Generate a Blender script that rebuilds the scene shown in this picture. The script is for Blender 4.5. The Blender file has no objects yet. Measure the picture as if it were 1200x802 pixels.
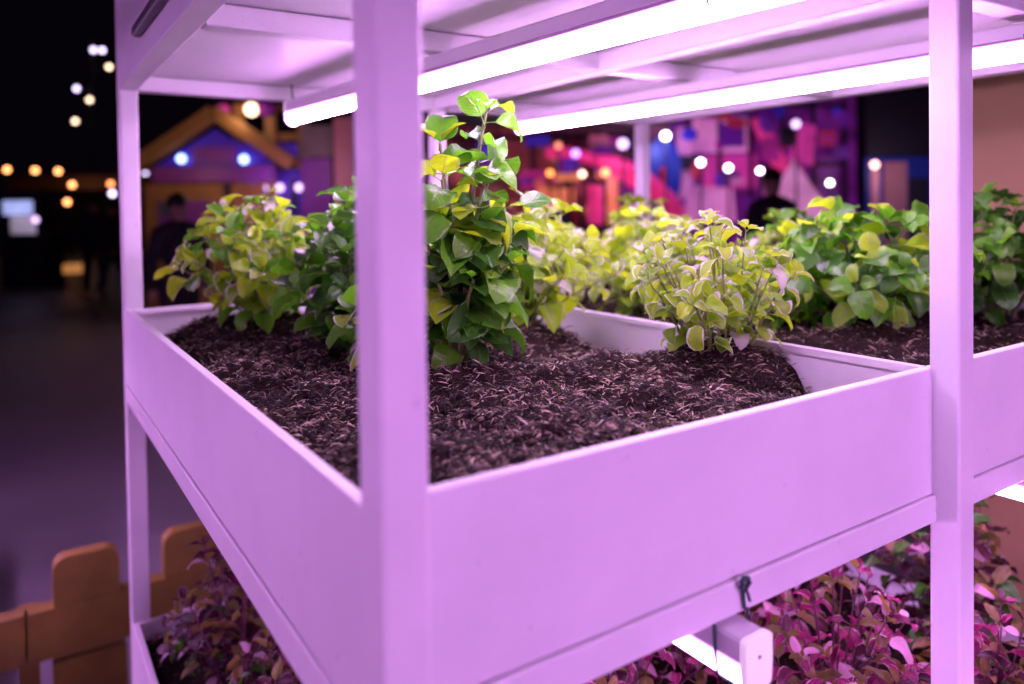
import bpy, math, random
import numpy as np
from mathutils import Vector, Matrix
random.seed(7)
rng = np.random.default_rng(7)
S = bpy.context.scene
COL = S.collection
PI = math.pi

# ------------------------------------------------------------------ camera
EYE_H = 1.4952                      # ground is z = 0
H = 1.27                            # height of the tray rims of the middle tier
cam_d = bpy.data.cameras.new('camera')
cam = bpy.data.objects.new('camera', cam_d)
COL.objects.link(cam)
yaw, pitch, roll = 0.5857, -0.0208, -0.0145
fw = Vector((math.sin(yaw)*math.cos(pitch), math.cos(yaw)*math.cos(pitch), math.sin(pitch)))
rt = Vector((math.cos(yaw), -math.sin(yaw), 0))
up = rt.cross(fw)
rt2 = rt*math.cos(roll) + up*math.sin(roll)
up2 = -rt*math.sin(roll) + up*math.cos(roll)
M = Matrix((rt2, up2, -fw)).transposed().to_4x4()
M.translation = Vector((-0.215, -0.499, EYE_H))
cam.matrix_world = M
cam_d.sensor_width = 36
cam_d.lens = 885.9/1200*36
cam_d.shift_y = -(401-261.2)/1200
cam_d.clip_start = 0.02
cam_d.clip_end = 500
cam_d.dof.use_dof = True
cam_d.dof.focus_distance = 1.05
cam_d.dof.aperture_fstop = 2.0
S.camera = cam

# ------------------------------------------------------------------ world: night sky, exposure
W = bpy.data.worlds.new('World')
S.world = W
W.use_nodes = True
wn = W.node_tree
bg = wn.nodes['Background']
sky = wn.nodes.new('ShaderNodeTexSky')
sky.sky_type = 'NISHITA'
sky.sun_disc = False
sky.sun_elevation = math.radians(-4.0)
sky.sun_rotation = math.radians(120)
mixw = wn.nodes.new('ShaderNodeMix'); mixw.data_type = 'RGBA'; mixw.blend_type = 'MIX'
mixw.inputs[0].default_value = 0.9
wn.links.new(sky.outputs[0], mixw.inputs[6])
mixw.inputs[7].default_value = (0.035, 0.018, 0.05, 1)
wn.links.new(mixw.outputs[2], bg.inputs['Color'])
bg.inputs['Strength'].default_value = 0.05
S.view_settings.view_transform = 'Standard'
S.view_settings.look = 'None'
S.view_settings.exposure = 0.0
S.view_settings.gamma = 1.0
S.cycles.max_bounces = 8
S.cycles.diffuse_bounces = 4
S.cycles.transparent_max_bounces = 8
S.cycles.caustics_reflective = False
S.cycles.caustics_refractive = False
S.cycles.use_light_tree = True
S.cycles.sample_clamp_indirect = 6.0

GROW = (1.0, 0.56, 1.12)            # pinkish white tubes over the middle tier
GROW_M = (1.0, 0.41, 1.20)          # magenta tubes of the lower tier and the added racks out of view
TUBE_STRENGTH = 88.0

# ------------------------------------------------------------------ tagging and linking
def tag(o, label=None, cat=None, group=None, kind=None):
    if label: o['label'] = label
    if cat: o['category'] = cat
    if group: o['group'] = group
    if kind: o['kind'] = kind
    return o

def empty(name, loc, rotz=0.0, label=None, cat=None, group=None):
    o = bpy.data.objects.new(name, None)
    o.empty_display_size = 0.05
    o.location = loc
    o.rotation_euler = (0, 0, rotz)
    COL.objects.link(o)
    return tag(o, label, cat, group)

def obj(name, me, mat=None, parent=None, loc=None):
    o = bpy.data.objects.new(name, me)
    COL.objects.link(o)
    if mat is not None and not me.materials: me.materials.append(mat)
    if parent is not None: o.parent = parent
    if loc is not None: o.location = loc
    return o

def copy_tree(o, parent=None):
    c = o.copy(); COL.objects.link(c); c.parent = parent
    if parent is not None: c.matrix_parent_inverse = o.matrix_parent_inverse.copy()
    for ch in list(KIDS.get(o.name, o.children)): copy_tree(ch, c)
    return c
KIDS = {}

class MB:
    """collects vertices and faces, built as one mesh"""
    def __init__(s): s.v = []; s.f = []; s.sm = []
    def add(s, vs, fs, smooth=False):
        n = len(s.v); s.v += [tuple(p) for p in vs]
        s.f += [tuple(i+n for i in f) for f in fs]; s.sm += [smooth]*len(fs)
        return s
    def box(s, a, b):
        x0, y0, z0 = a; x1, y1, z1 = b
        vs = [(x0,y0,z0),(x1,y0,z0),(x1,y1,z0),(x0,y1,z0),(x0,y0,z1),(x1,y0,z1),(x1,y1,z1),(x0,y1,z1)]
        return s.add(vs, [(0,3,2,1),(4,5,6,7),(0,1,5,4),(1,2,6,5),(2,3,7,6),(3,0,4,7)])
    def prism(s, prof, axis, a0, a1, smooth=False):
        """profile of 2D points (counter-clockwise), extruded along axis from a0 to a1"""
        def P(u, v, a):
            return {'x': (a, u, v), 'y': (u, a, v), 'z': (u, v, a)}[axis]
        n = len(prof)
        vs = [P(u, v, a0) for u, v in prof] + [P(u, v, a1) for u, v in prof]
        fs = [(i, (i+1) % n, (i+1) % n + n, i+n) for i in range(n)]
        caps = [tuple(range(n-1, -1, -1)), tuple(range(n, 2*n))]
        if axis == 'y':
            fs = [f[::-1] for f in fs]; caps = [c[::-1] for c in caps]
        s.add(vs, fs, smooth); k = len(s.v)-2*n
        s.f += [tuple(i+k for i in c) for c in caps]; s.sm += [False, False]
        return s
    def tube(s, pts, r, n=8, smooth=True):
        pts = [Vector(p) for p in pts]; rr = r if isinstance(r, (list, tuple)) else [r]*len(pts)
        rings = []; prev = None
        for i, p in enumerate(pts):
            t = (pts[min(i+1, len(pts)-1)] - pts[max(i-1, 0)]).normalized()
            if prev is None:
                a = Vector((0, 0, 1)) if abs(t.z) < .9 else Vector((1, 0, 0))
                nx = t.cross(a).normalized()
            else:
                nx = (prev - t*prev.dot(t)).normalized()
            prev = nx; ny = t.cross(nx)
            rings.append([p + (nx*math.cos(2*PI*k/n) + ny*math.sin(2*PI*k/n))*rr[i] for k in range(n)])
        vs = [v for g in rings for v in g]; m = len(pts); fs = []
        for i in range(m-1):
            for k in range(n):
                fs.append((i*n+k, i*n+(k+1) % n, (i+1)*n+(k+1) % n, (i+1)*n+k))
        s.add(vs, fs, smooth)
        s.add(rings[0], [tuple(range(n-1, -1, -1))]); s.add(rings[-1], [tuple(range(n))])
        return s
    def ball(s, c, r, nu=12, nv=8, sc=(1, 1, 1)):
        vs = [(c[0], c[1], c[2]-r*sc[2])]
        for j in range(1, nv):
            t = PI*j/nv
            for i in range(nu):
                a = 2*PI*i/nu
                vs.append((c[0]+r*sc[0]*math.sin(t)*math.cos(a), c[1]+r*sc[1]*math.sin(t)*math.sin(a), c[2]-r*sc[2]*math.cos(t)))
        vs.append((c[0], c[1], c[2]+r*sc[2])); fs = []
        for i in range(nu):
            fs.append((0, 1+(i+1) % nu, 1+i)); fs.append((len(vs)-1, 1+(nv-2)*nu+i, 1+(nv-2)*nu+(i+1) % nu))
            for j in range(nv-2):
                a = 1+j*nu+i; b = 1+j*nu+(i+1) % nu
                fs.append((a, b, b+nu, a+nu))
        return s.add(vs, fs, True)
    def mesh(s, name, mat=None):
        me = bpy.data.meshes.new(name)
        me.from_pydata(s.v, [], s.f)
        me.polygons.foreach_set('use_smooth', s.sm)
        if mat is not None: me.materials.append(mat)
        me.update()
        return me
    def build(s, name, mat, parent=None, loc=None):
        return obj(name, s.mesh(name, mat), None, parent, loc)

def rrect(x0, y0, x1, y1, r, n=4):
    """rounded rectangle, counter-clockwise"""
    out = []
    for cx, cy, a0 in ((x1-r, y0+r, -PI/2), (x1-r, y1-r, 0), (x0+r, y1-r, PI/2), (x0+r, y0+r, PI)):
        for k in range(n+1):
            a = a0 + PI/2*k/n
            out.append((cx+r*math.cos(a), cy+r*math.sin(a)))
    return out

# ------------------------------------------------------------------ materials
def new_mat(name):
    m = bpy.data.materials.new(name); m.use_nodes = True
    nt = m.node_tree; b = nt.nodes['Principled BSDF']
    return m, nt, b, nt.nodes.new, nt.links.new

def noise(nt, scale, detail=4, rough=.5, coord='Object', vec=None):
    n = nt.nodes.new('ShaderNodeTexNoise'); n.inputs['Scale'].default_value = scale
    n.inputs['Detail'].default_value = detail; n.inputs['Roughness'].default_value = rough
    if vec is None:
        tc = nt.nodes.new('ShaderNodeTexCoord'); vec = tc.outputs[coord]
    nt.links.new(vec, n.inputs['Vector'])
    return n

def ramp(nt, fac, stops):
    r = nt.nodes.new('ShaderNodeValToRGB'); e = r.color_ramp.elements
    while len(e) < len(stops): e.new(0.5)
    for k, (p, c) in enumerate(stops):
        e[k].position = p; e[k].color = (*c, 1) if len(c) == 3 else c
    nt.links.new(fac, r.inputs[0])
    return r

def mixc(nt, fac, a, b, mode='MIX'):
    m = nt.nodes.new('ShaderNodeMix'); m.data_type = 'RGBA'; m.blend_type = mode
    for k, v in ((0, fac), (6, a), (7, b)):
        if hasattr(v, 'is_linked'): nt.links.new(v, m.inputs[k])
        elif isinstance(v, (int, float)): m.inputs[k].default_value = v
        else: m.inputs[k].default_value = (*v, 1)
    return m.outputs[2]

def bump(nt, b, h, strength, dist):
    n = nt.nodes.new('ShaderNodeBump'); n.inputs['Strength'].default_value = strength
    n.inputs['Distance'].default_value = dist
    nt.links.new(h, n.inputs['Height']); nt.links.new(n.outputs[0], b.inputs['Normal'])

def plain(name, c, rough=.5, var=.15, scale=6, bmp=.15, metallic=0, bscale=90):
    m, nt, b, N, Lk = new_mat(name)
    n = noise(nt, scale, 5, .6)
    lo = tuple(x*(1-var) for x in c); hi = tuple(min(1, x*(1+var)) for x in c)
    r = ramp(nt, n.outputs[0], [(.3, lo), (.7, hi)])
    Lk(r.outputs[0], b.inputs['Base Color'])
    b.inputs['Roughness'].default_value = rough; b.inputs['Metallic'].default_value = metallic
    if bmp:
        n2 = noise(nt, bscale, 3); bump(nt, b, n2.outputs[0], bmp, .002)
    return m

def emis(name, c, s, mottled=0.0):
    m, nt, b, N, Lk = new_mat(name)
    e = b.inputs['Emission Color']; b.inputs['Emission Strength'].default_value = s
    e.default_value = (*c, 1); b.inputs['Base Color'].default_value = (*[min(.8, x*.6) for x in c], 1)
    b.inputs['Roughness'].default_value = .4
    if mottled:
        n = noise(nt, 2.5, 3); r = ramp(nt, n.outputs[0], [(.35, tuple(x*(1-mottled) for x in c)), (.65, c)])
        Lk(r.outputs[0], e)
    return m

def tube_mat(name, c, s):
    """LED strip shining down through a diffuser: brightest straight below, weaker at the sides"""
    m, nt, b, N, Lk = new_mat(name)
    g = N('ShaderNodeNewGeometry'); sp = N('ShaderNodeSeparateXYZ'); Lk(g.outputs['Normal'], sp.inputs[0])
    a = N('ShaderNodeMath'); a.operation = 'MULTIPLY_ADD'; a.use_clamp = True; a.inputs[1].default_value = -.66; a.inputs[2].default_value = .34
    Lk(sp.outputs[2], a.inputs[0])
    k = N('ShaderNodeMath'); k.operation = 'MULTIPLY'; k.inputs[1].default_value = s; Lk(a.outputs[0], k.inputs[0])
    Lk(mixc(nt, a.outputs[0], (1.0, .30, 1.22), (1.0, min(1, c[1]*1.12), c[2])), b.inputs['Emission Color']); Lk(k.outputs[0], b.inputs['Emission Strength'])
    b.inputs['Base Color'].default_value = (.6, .5, .6, 1)
    return m

def paint_mat():
    m, nt, b, N, Lk = new_mat('powder_coated_white')
    n = noise(nt, 3.5, 6, .65); n2 = noise(nt, 22, 5, .6)
    c = ramp(nt, n.outputs[0], [(.3, (.74, .73, .76)), (.62, (.82, .81, .83))])
    sp = noise(nt, 55, 2, .4)                                  # little scuffs
    sm = ramp(nt, sp.outputs[0], [(.69, (0, 0, 0)), (.74, (1, 1, 1))])
    gate = ramp(nt, n2.outputs[0], [(.5, (0, 0, 0)), (.62, (.5, .5, .5))])
    mul = N('ShaderNodeMath'); mul.operation = 'MULTIPLY'
    Lk(sm.outputs[0], mul.inputs[0]); Lk(gate.outputs[0], mul.inputs[1])
    Lk(mixc(nt, mul.outputs[0], c.outputs[0], (.5, .47, .52)), b.inputs['Base Color'])
    rr = ramp(nt, n2.outputs[0], [(.3, (.34,)*3), (.7, (.5,)*3)])
    Lk(rr.outputs[0], b.inputs['Roughness'])
    w = noise(nt, 420, 2, .5)                                   # orange peel
    w2 = noise(nt, 5, 2, .5)                                    # sheet not quite flat
    ad = N('ShaderNodeMath'); ad.operation = 'MULTIPLY_ADD'; ad.inputs[1].default_value = 3.0
    Lk(w2.outputs[0], ad.inputs[0]); Lk(w.outputs[0], ad.inputs[2])
    bump(nt, b, ad.outputs[0], .35, .0009)
    return m

def leaf_mat(name, blade, blade2, margin, trans, margin_w=.8, pale=0.0, vein=(.45, .55, .25), tw=.42):
    """blade colours vary by leaf; margin is the pale edge; veins by the leaf's own UVs"""
    m, nt, b, N, Lk = new_mat(name)
    tc = N('ShaderNodeTexCoord'); sep = N('ShaderNodeSeparateXYZ'); Lk(tc.outputs['UV'], sep.inputs[0])
    oi = N('ShaderNodeObjectInfo')
    nz = noise(nt, 3.0, 3, .6, vec=tc.outputs['UV'])
    base = mixc(nt, oi.outputs['Random'], blade, blade2)
    base = mixc(nt, nz.outputs[0], base, tuple(x*.55 for x in blade), 'MIX') if False else base
    # distance from midrib 0..1
    def math_(op, a, bb=None, c=None):
        n = N('ShaderNodeMath'); n.operation = op
        for k, v in enumerate((a, bb, c)):
            if v is None: continue
            if hasattr(v, 'is_linked'): Lk(v, n.inputs[k])
            else: n.inputs[k].default_value = v
        return n.outputs[0]
    d = math_('ABSOLUTE', math_('MULTIPLY_ADD', sep.outputs[0], 2.0, -1.0))
    # side veins slant towards the tip
    ph = math_('MULTIPLY_ADD', d, -2.6, math_('MULTIPLY', sep.outputs[1], 9.0))
    sv = math_('PINGPONG', ph, 0.5)
    side = ramp(nt, sv, [(.02, (1, 1, 1)), (.13, (0, 0, 0))])
    mid = ramp(nt, d, [(.03, (1, 1, 1)), (.10, (0, 0, 0))])
    vv = math_('MAXIMUM', math_('MULTIPLY', side.outputs[0], .16), math_('MULTIPLY', mid.outputs[0], .8))
    wob = math_('MULTIPLY_ADD', nz.outputs[0], 1.0, -.5)
    dm = math_('ADD', d, wob)
    em = ramp(nt, dm, [(margin_w, (0, 0, 0)), (min(.999, margin_w+.1), (1, 1, 1))])
    col = mixc(nt, vv, base, vein)
    fr = N('ShaderNodeMath'); fr.operation = 'FRACT'
    Lk(math_('MULTIPLY', oi.outputs['Random'], 37.7), fr.inputs[0])
    pl_ = ramp(nt, fr.outputs[0], [(max(0.001, 1-pale)-.001, (0, 0, 0)), (1-pale if pale else .9995, (1, 1, 1))])
    fac = math_('MAXIMUM', em.outputs[0], pl_.outputs[0]) if pale else em.outputs[0]
    col = mixc(nt, fac, col, margin)
    mot = ramp(nt, noise(nt, 9, 4, .7, vec=tc.outputs['UV']).outputs[0], [(.3, (.75, .75, .75)), (.65, (1.1, 1.1, 1.1))])
    col = mixc(nt, 1.0, col, mot.outputs[0], 'MULTIPLY')
    Lk(col, b.inputs['Base Color'])
    b.inputs['Roughness'].default_value = .26
    b.inputs['Specular IOR Level'].default_value = .42
    puff = math_('ADD', math_('MULTIPLY', math_('SUBTRACT', math_('MULTIPLY', sv, 1.0), vv), .6), math_('MULTIPLY', nz.outputs[0], 1.5))
    bump(nt, b, puff, .7, .0014)
    tr = N('ShaderNodeBsdfTranslucent')
    tcol = mixc(nt, fac, mixc(nt, vv, trans, tuple(x*.6 for x in trans)), tuple(x*.9 for x in margin))
    Lk(tcol, tr.inputs[0])
    mx = N('ShaderNodeMixShader'); mx.inputs[0].default_value = tw
    out = nt.nodes['Material Output']
    Lk(b.outputs[0], mx.inputs[1]); Lk(tr.outputs[0], mx.inputs[2]); Lk(mx.outputs[0], out.inputs[0])
    return m

def soil_mat():
    m, nt, b, N, Lk = new_mat('coir_soil')
    n = noise(nt, 60, 6, .7); n2 = noise(nt, 14, 4, .6)
    a = ramp(nt, n.outputs[0], [(.3, (.005, .003, .002)), (.55, (.018, .010, .007)), (.75, (.07, .042, .028))])
    c = mixc(nt, n2.outputs[0], a.outputs[0], (.02, .010, .008), 'MIX')
    Lk(c, b.inputs['Base Color']); b.inputs['Roughness'].default_value = .95; b.inputs['Specular IOR Level'].default_value = .15
    bump(nt, b, n.outputs[0], 1.0, .006)
    return m

def fibre_mat():
    m, nt, b, N, Lk = new_mat('coir_fibre')
    g = N('ShaderNodeNewGeometry')
    r = ramp(nt, g.outputs['Random Per Island'], [(0, (.006, .004, .003)), (.48, (.025, .015, .010)), (.70, (.13, .085, .05)), (.88, (.50, .38, .26)), (1, (.85, .74, .60))])
    pn = noise(nt, 11, 4, .6); pr = ramp(nt, pn.outputs[0], [(.36, (.22, .2, .2)), (.6, (1, 1, 1))])  # noise darkens patches, painting in shade near plants along with damp
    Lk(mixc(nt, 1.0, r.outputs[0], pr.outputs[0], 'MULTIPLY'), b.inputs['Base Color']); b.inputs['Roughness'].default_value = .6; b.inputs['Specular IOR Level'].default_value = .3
    return m

MP = paint_mat()
MPL = plain('lamp_white_plastic', (.82, .80, .83), .35, .03, 10, .05)
M_TUBE = tube_mat('tube_light', GROW, TUBE_STRENGTH)
M_TUBE_M = tube_mat('magenta_tube_light', GROW_M, 66)
M_CAP = plain('lamp_end_cap_plastic', (.86, .84, .86), .3, .03, 30, .05)
_cb = M_CAP.node_tree.nodes['Principled BSDF']; _cb.inputs['Emission Color'].default_value = (1, .7, 1, 1); _cb.inputs['Emission Strength'].default_value = .45   # emission stands in for tube light through the cap
M_SCREW = plain('dark_screw', (.06, .05, .06), .4, .2, 60, .1, .6)
M_WIRE = plain('green_wire', (.010, .055, .050), .4, .3, 80, .2)
M_BLACK = plain('black_rubber', (.018, .014, .018), .45, .3, 30, .2)
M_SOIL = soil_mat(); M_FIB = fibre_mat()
M_STEM = plain('stem_green', (.20, .24, .07), .5, .35, 40, .3)
M_STEM_D = plain('stem_dark_green', (.10, .15, .045), .5, .35, 40, .3)
M_STEM_P = plain('stem_purple', (.12, .03, .06), .5, .35, 40, .3)
LF_VAR = leaf_mat('variegated_leaf', (.32, .52, .02), (.15, .33, .025), (.76, .76, .62), (.54, .82, .02), .72, .12)
LF_LIME = leaf_mat('lime_leaf', (.36, .60, .015), (.16, .37, .02), (.56, .64, .30), (.62, .92, .02), .90, 0.0)
LF_GREEN = leaf_mat('green_leaf', (.045, .20, .014), (.12, .36, .018), (.30, .48, .16), (.18, .58, .015), .94, 0.0, (.22, .36, .10), .36)
LF_DARK = leaf_mat('dark_leaf', (.020, .10, .012), (.05, .19, .015), (.20, .36, .13), (.12, .38, .015), .95, 0.0, (.14, .26, .08), .3)
LF_PURP = leaf_mat('purple_leaf', (.028, .006, .012), (.07, .020, .03), (.55, .36, .44), (.16, .03, .05), .93, .10, (.22, .06, .12), .3)
LF_MAG = leaf_mat('magenta_leaf', (.32, .022, .12), (.09, .010, .035), (.75, .45, .58), (.60, .05, .24), .90, .14, (.55, .12, .32), .4)
LF_OLIVE = leaf_mat('olive_leaf', (.13, .15, .03), (.20, .10, .04), (.40, .30, .22), (.35, .28, .03), .92, 0.0, (.28, .25, .10), .35)

# ------------------------------------------------------------------ ground
def asphalt():
    m, nt, b, N, Lk = new_mat('dark_paving')
    n = noise(nt, 1.1, 6, .6); n2 = noise(nt, 160, 3, .6)
    c = ramp(nt, n.outputs[0], [(.3, (.19, .17, .20)), (.7, (.28, .26, .29))])
    c2 = ramp(nt, n2.outputs[0], [(.35, (.7, .7, .7)), (.65, (1.25, 1.25, 1.25))])
    Lk(mixc(nt, 1.0, c.outputs[0], c2.outputs[0], 'MULTIPLY'), b.inputs['Base Color'])
    rr = ramp(nt, n.outputs[0], [(.35, (.38,)*3), (.7, (.62,)*3)]); Lk(rr.outputs[0], b.inputs['Roughness'])
    bump(nt, b, n2.outputs[0], .4, .003)
    return m
g = MB().add([(-150, -150, 0), (150, -150, 0), (150, 150, 0), (-150, 150, 0)], [(0, 1, 2, 3)])
tag(g.build('ground', asphalt()), kind='structure')

# ------------------------------------------------------------------ rack
L, D, PW = .8158, 1.4955, .04
LOW = -.735; TIER = .717
TIERS = (LOW, 0.0, TIER)
BZ0, BZ1 = -.208, -.172            # beam bottom and top below the rim
def bar(mb, a, b, r=.003):
    """rounded square tube along its longest side"""
    d = [b[i]-a[i] for i in range(3)]; k = d.index(max(d))
    if k == 0: mb.prism(rrect(a[1], a[2], b[1], b[2], r), 'x', a[0], b[0])
    elif k == 1: mb.prism(rrect(a[0], a[2], b[0], b[2], r), 'y', a[1], b[1])
    else: mb.prism(rrect(a[0], a[1], b[0], b[1], r), 'z', a[2], b[2])
    return mb

def make_rack(loc, rotz, label, group=None, nb=2):
    R_ = empty('plant_rack', loc, rotz, label, 'rack', group)
    for i in range(nb+1):
        for y0 in (0, D-PW):
            bar(MB(), (i*L, y0, .012), (i*L+PW, y0+PW, H+TIER+.02), .0045).build('post', MP, R_)
            MB().box((i*L-.012, y0-.012, 0.0), (i*L+PW+.012, y0+PW+.012, .010)).build('foot_plate', MP, R_)
    for t in TIERS:
        z0, z1 = H+t+BZ0, H+t+BZ1
        for i in range(nb):
            for y0 in (.030, D-PW-.002, D/2-.02-.008):
                bar(MB(), (i*L+PW+.0005 if y0 != D/2-.028 else i*L+PW+.001, y0, z0), (i*L+L-.0005, y0+PW, z1)).build('cross_beam', MP, R_)
        for i in range(nb+1):
            xo = -.003 if i == 0 else 0
            bar(MB(), (i*L+xo, PW+.0005, z0-.001), (i*L+xo+PW, D-PW-.0005, z1+.0005)).build('side_beam', MP, R_)
        for i in range(1, nb+1):                                # weld seams where beams meet posts
            w = MB()
            pts = [(i*L+.0005, .031+.0015*math.sin(k), z0+.004+(z1-z0-.008)*k/9) for k in range(10)]
            w.tube(pts, [.0022+.0009*math.sin(k*2.1) for k in range(10)], 6)
            w.build('weld_seam', MP, R_)
    return R_

main_rack = make_rack((0, 0, 0), 0, 'white square-tube steel rack with three tiers of planter trays')

# ------------------------------------------------------------------ trays
def sheet(mb, a, b):
    return mb.box(a, b)
def make_tray(x0, x1, y0, y1, ztop, label, lips=(.0135, .0135), deep=.170, group='white planter trays on the rack'):
    """open folded sheet tray: four sides with folded rims and a floor"""
    t = empty('planter_tray', (x0, y0, ztop-deep), 0, label, 'tray', group)
    w, l = x1-x0, y1-y0; th = .0022; fold = .012
    def panel(name, axis, at, s, ln, lip=.0135):
        # axis 'x': panel runs along x at y=at ; s=+1 when the rim folds towards +
        lo, hi = (at, at+th) if s > 0 else (at-th, at)
        l0, l1 = (at, at+lip) if s > 0 else (at-lip, at)
        f0, f1 = (at+lip-th, at+lip) if s > 0 else (at-lip, at-lip+th)
        # one closed profile: wall, rim and hem
        if s > 0: prof = [(at, 0), (at+th, 0), (at+th, deep-th), (at+lip-th, deep-th), (at+lip-th, deep-fold), (at+lip, deep-fold), (at+lip, deep-.0012), (at+lip-.0012, deep), (at+.0014, deep), (at, deep-.0014)]
        else: prof = [(at, 0), (at, deep-.0014), (at-.0014, deep), (at-lip+.0012, deep), (at-lip, deep-.0012), (at-lip, deep-fold), (at-lip+th, deep-fold), (at-lip+th, deep-th), (at-th, deep-th), (at-th, 0)]
        mb = MB(); a0, a1 = ln
        mb.prism(prof, axis, a0, a1)
        return mb.build(name, MP, t)
    panel('side_panel', 'y', 0, 1, (0.0, l), lips[0]); panel('side_panel', 'y', w, -1, (0.0, l), lips[1])
    # front and back butt between the sides, a hair lower so no faces share a plane
    f = panel('front_panel', 'x', -.0004, 1, (.0008, w-.0008)); f.location.z = -.0004
    f = panel('back_panel', 'x', l+.0004, -1, (.0008, w-.0008)); f.location.z = -.0004
    MB().box((.003, .003, .0006), (w-.003, l-.003, .003)).build('tray_floor', MP, t)
    return t
TX = ((.001, .8165), (.8180, 1.6545))
TY = (.036, D-.040)
lab = {(0, 0): 'front left planter tray holding the tall green plant and variegated plants',
       (0, 1): 'middle-tier planter tray right of the middle post, holding green plants and dark soil',
       (-1, 0): 'lower-tier planter tray at left with purple-leaved plants',
       (-1, 1): 'lower-tier planter tray at right of the rack with magenta-leaved plants',
       (1, 0): 'upper-tier planter tray whose underside forms the left ceiling',
       (1, 1): 'upper-tier planter tray whose underside forms the right ceiling'}
for j, t in ((-1, LOW), (0, 0.0), (1, TIER)):
    for i in (0, 1):
        make_tray(TX[i][0], TX[i][1], TY[0], TY[1], H+t, lab[(j, i)], (.0135, .0048) if i == 0 else (.0048, .0135))

# ------------------------------------------------------------------ grow lamps
def make_lamp(p0, p1, label, group='grow lamps hung under the trays', glow=None):
    """p0 front end, p1 back end, at the lamp's top"""
    p0 = Vector(p0); p1 = Vector(p1); ln = (p1-p0).length
    a = math.atan2(-(p1.x-p0.x), p1.y-p0.y)
    t = empty('grow_lamp', p0, a, label, 'lamp', group)
    hw, hh = .0195, .023
    # housing: a tray profile with a flat top and sloping shoulders
    prof = [(-hw, -.004), (-hw+.002, -.0), (hw-.002, 0), (hw, -.004), (hw, -hh), (-hw, -hh)][::-1]
    prof = [(-hw, -hh), (hw, -hh), (hw, -.004), (hw-.003, 0), (-hw+.003, 0), (-hw, -.004)]
    h = MB().prism(prof, 'y', .006, ln-.006).build('housing', MPL, t)
    n = 10; r = .0176
    prof = [(-r, -hh-.0005)] + [(-r*math.cos(PI*k/n), -hh-.0165-r*math.sin(PI*k/n)) for k in range(n+1)] + [(r, -hh-.0005)]
    MB().prism(prof, 'y', .008, ln-.008, True).build('diffuser', glow or M_TUBE, t)
    for y0, y1 in ((0, .0078), (ln-.0078, ln)):
        prof = [(-hw-.001, -hh-.008), (-hw+.001, -hh-.026)] + [(-(hw-.004)*math.cos(PI*k/6), -hh-.026-.012*math.sin(PI*k/6)) for k in range(1, 6)] + [(hw-.001, -hh-.026), (hw+.001, -hh-.008), (hw+.001, -.003), (hw-.003, .001), (-hw+.003, .001), (-hw-.001, -.003)]
        c = MB().prism(prof, 'y', y0, y1).build('end_cap', M_CAP, t)
        ys = y0-.0006 if y0 == 0 else y1
        MB().prism([(.0022*math.cos(2*PI*k/8), -.020+.0022*math.sin(2*PI*k/8)) for k in range(8)], 'y', ys, ys+.0006).build('screw', M_SCREW, c)
    return t

def wire_tie(pts, label, knot=None, group='green wire ties holding the lamps'):
    mb = MB(); mb.tube(pts, .0019, 6)
    if knot:
        k = Vector(knot)
        mb.tube([k+Vector((.0055*math.cos(a), -.002-.0025*(i % 2), .0065*math.sin(a))) for i, a in enumerate([x*.9 for x in range(12)])], .0026, 6)
        mb.tube([k, k+Vector((.003, -.004, -.012)), k+Vector((.006, -.004, -.020))], .0017, 6)
    o = mb.build('wire_tie', M_WIRE)
    return tag(o, label, 'wire', group)

ZL = H + .502                                           # tops of the middle-tier lamps, just under the beams
make_lamp((.492, -.060, ZL-.004), (.384, 1.405, ZL), 'long glowing grow lamp passing behind the corner post, above the left tray')
make_lamp((1.112, -.045, ZL-.004), (1.038, 1.345, ZL), 'long glowing grow lamp above the right tray, behind the middle post')
ZLL = H + BZ0 - .004
make_lamp((.4065, -.004, ZLL-.002), (.402, .72, ZLL), 'grow lamp poking out below the front beam of the left tray', glow=M_TUBE_M)
make_lamp((1.166, .0, ZLL-.002), (1.160, .72, ZLL), 'grow lamp poking out under the tray right of the middle post', glow=M_TUBE_M)

# wires
zb0, zb1 = H+BZ0, H+BZ1
def beam_tie(x, ylamp, ztop, zlow, hwid, label, knot=True, yf=.028):
    pts = [(x+.002, yf, ztop+.001), (x+.002, yf-.0015, ztop-.015), (x+.004, yf-.0012, ztop-.030), (x+.010, yf-.001, zlow+.004),
           (x+.012, yf+.004, zlow-.020), (x+.006, yf+.004, zlow-.060), (x-.014, yf+.002, zlow-.068), (x-.034, yf+.002, zlow-.052), (x-.036, yf+.004, zlow-.028), (x-.033, yf+.008, zlow-.002)]
    return wire_tie(pts, label, (x+.002, yf-.001, ztop-.002) if knot else None)
beam_tie(.4175, 0, zb1, zb0, .02, 'dark green wire knotted over the front beam above the poking-out lamp')
tz0 = H+TIER+BZ0
def loop_tie(x, y, label, zt=None):
    pts = []
    for k in range(15):
        a = 2*PI*k/14
        pts.append((x+.0225*math.sin(a)*(1 if abs(math.sin(a)) < .8 else 1.0), y+.002*math.cos(a*2), tz0-.030+.0335*math.cos(a)))
    return wire_tie(pts, label)
loop_tie(.478, .105, 'green wire looped round the near end of the left lamp')
wire_tie([(.388, 1.4165, tz0+.036), (.389, 1.4155, tz0+.018), (.391, 1.4150, tz0+.001), (.393, 1.412, tz0-.006)], 'short dark wire on the back beam at the far end of the left lamp')
wire_tie([(1.128, .028, tz0+.004), (1.131, .027, tz0-.020), (1.133, .030, tz0-.040), (1.128, .034, tz0-.06), (1.11, .034, tz0-.068), (1.09, .034, tz0-.055), (1.085, .034, tz0-.03)], 'dark green wire round the right lamp at the frame edge')

# black strip fixed along the side of the upper tray
sp = MB().prism(rrect(-.0165, H+.556, -.0005, H+.576, .004), 'y', .05, 1.085)
tag(sp.build('cable_strip', M_BLACK), 'black strip running along the side of the upper left tray', 'cable strip')
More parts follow.
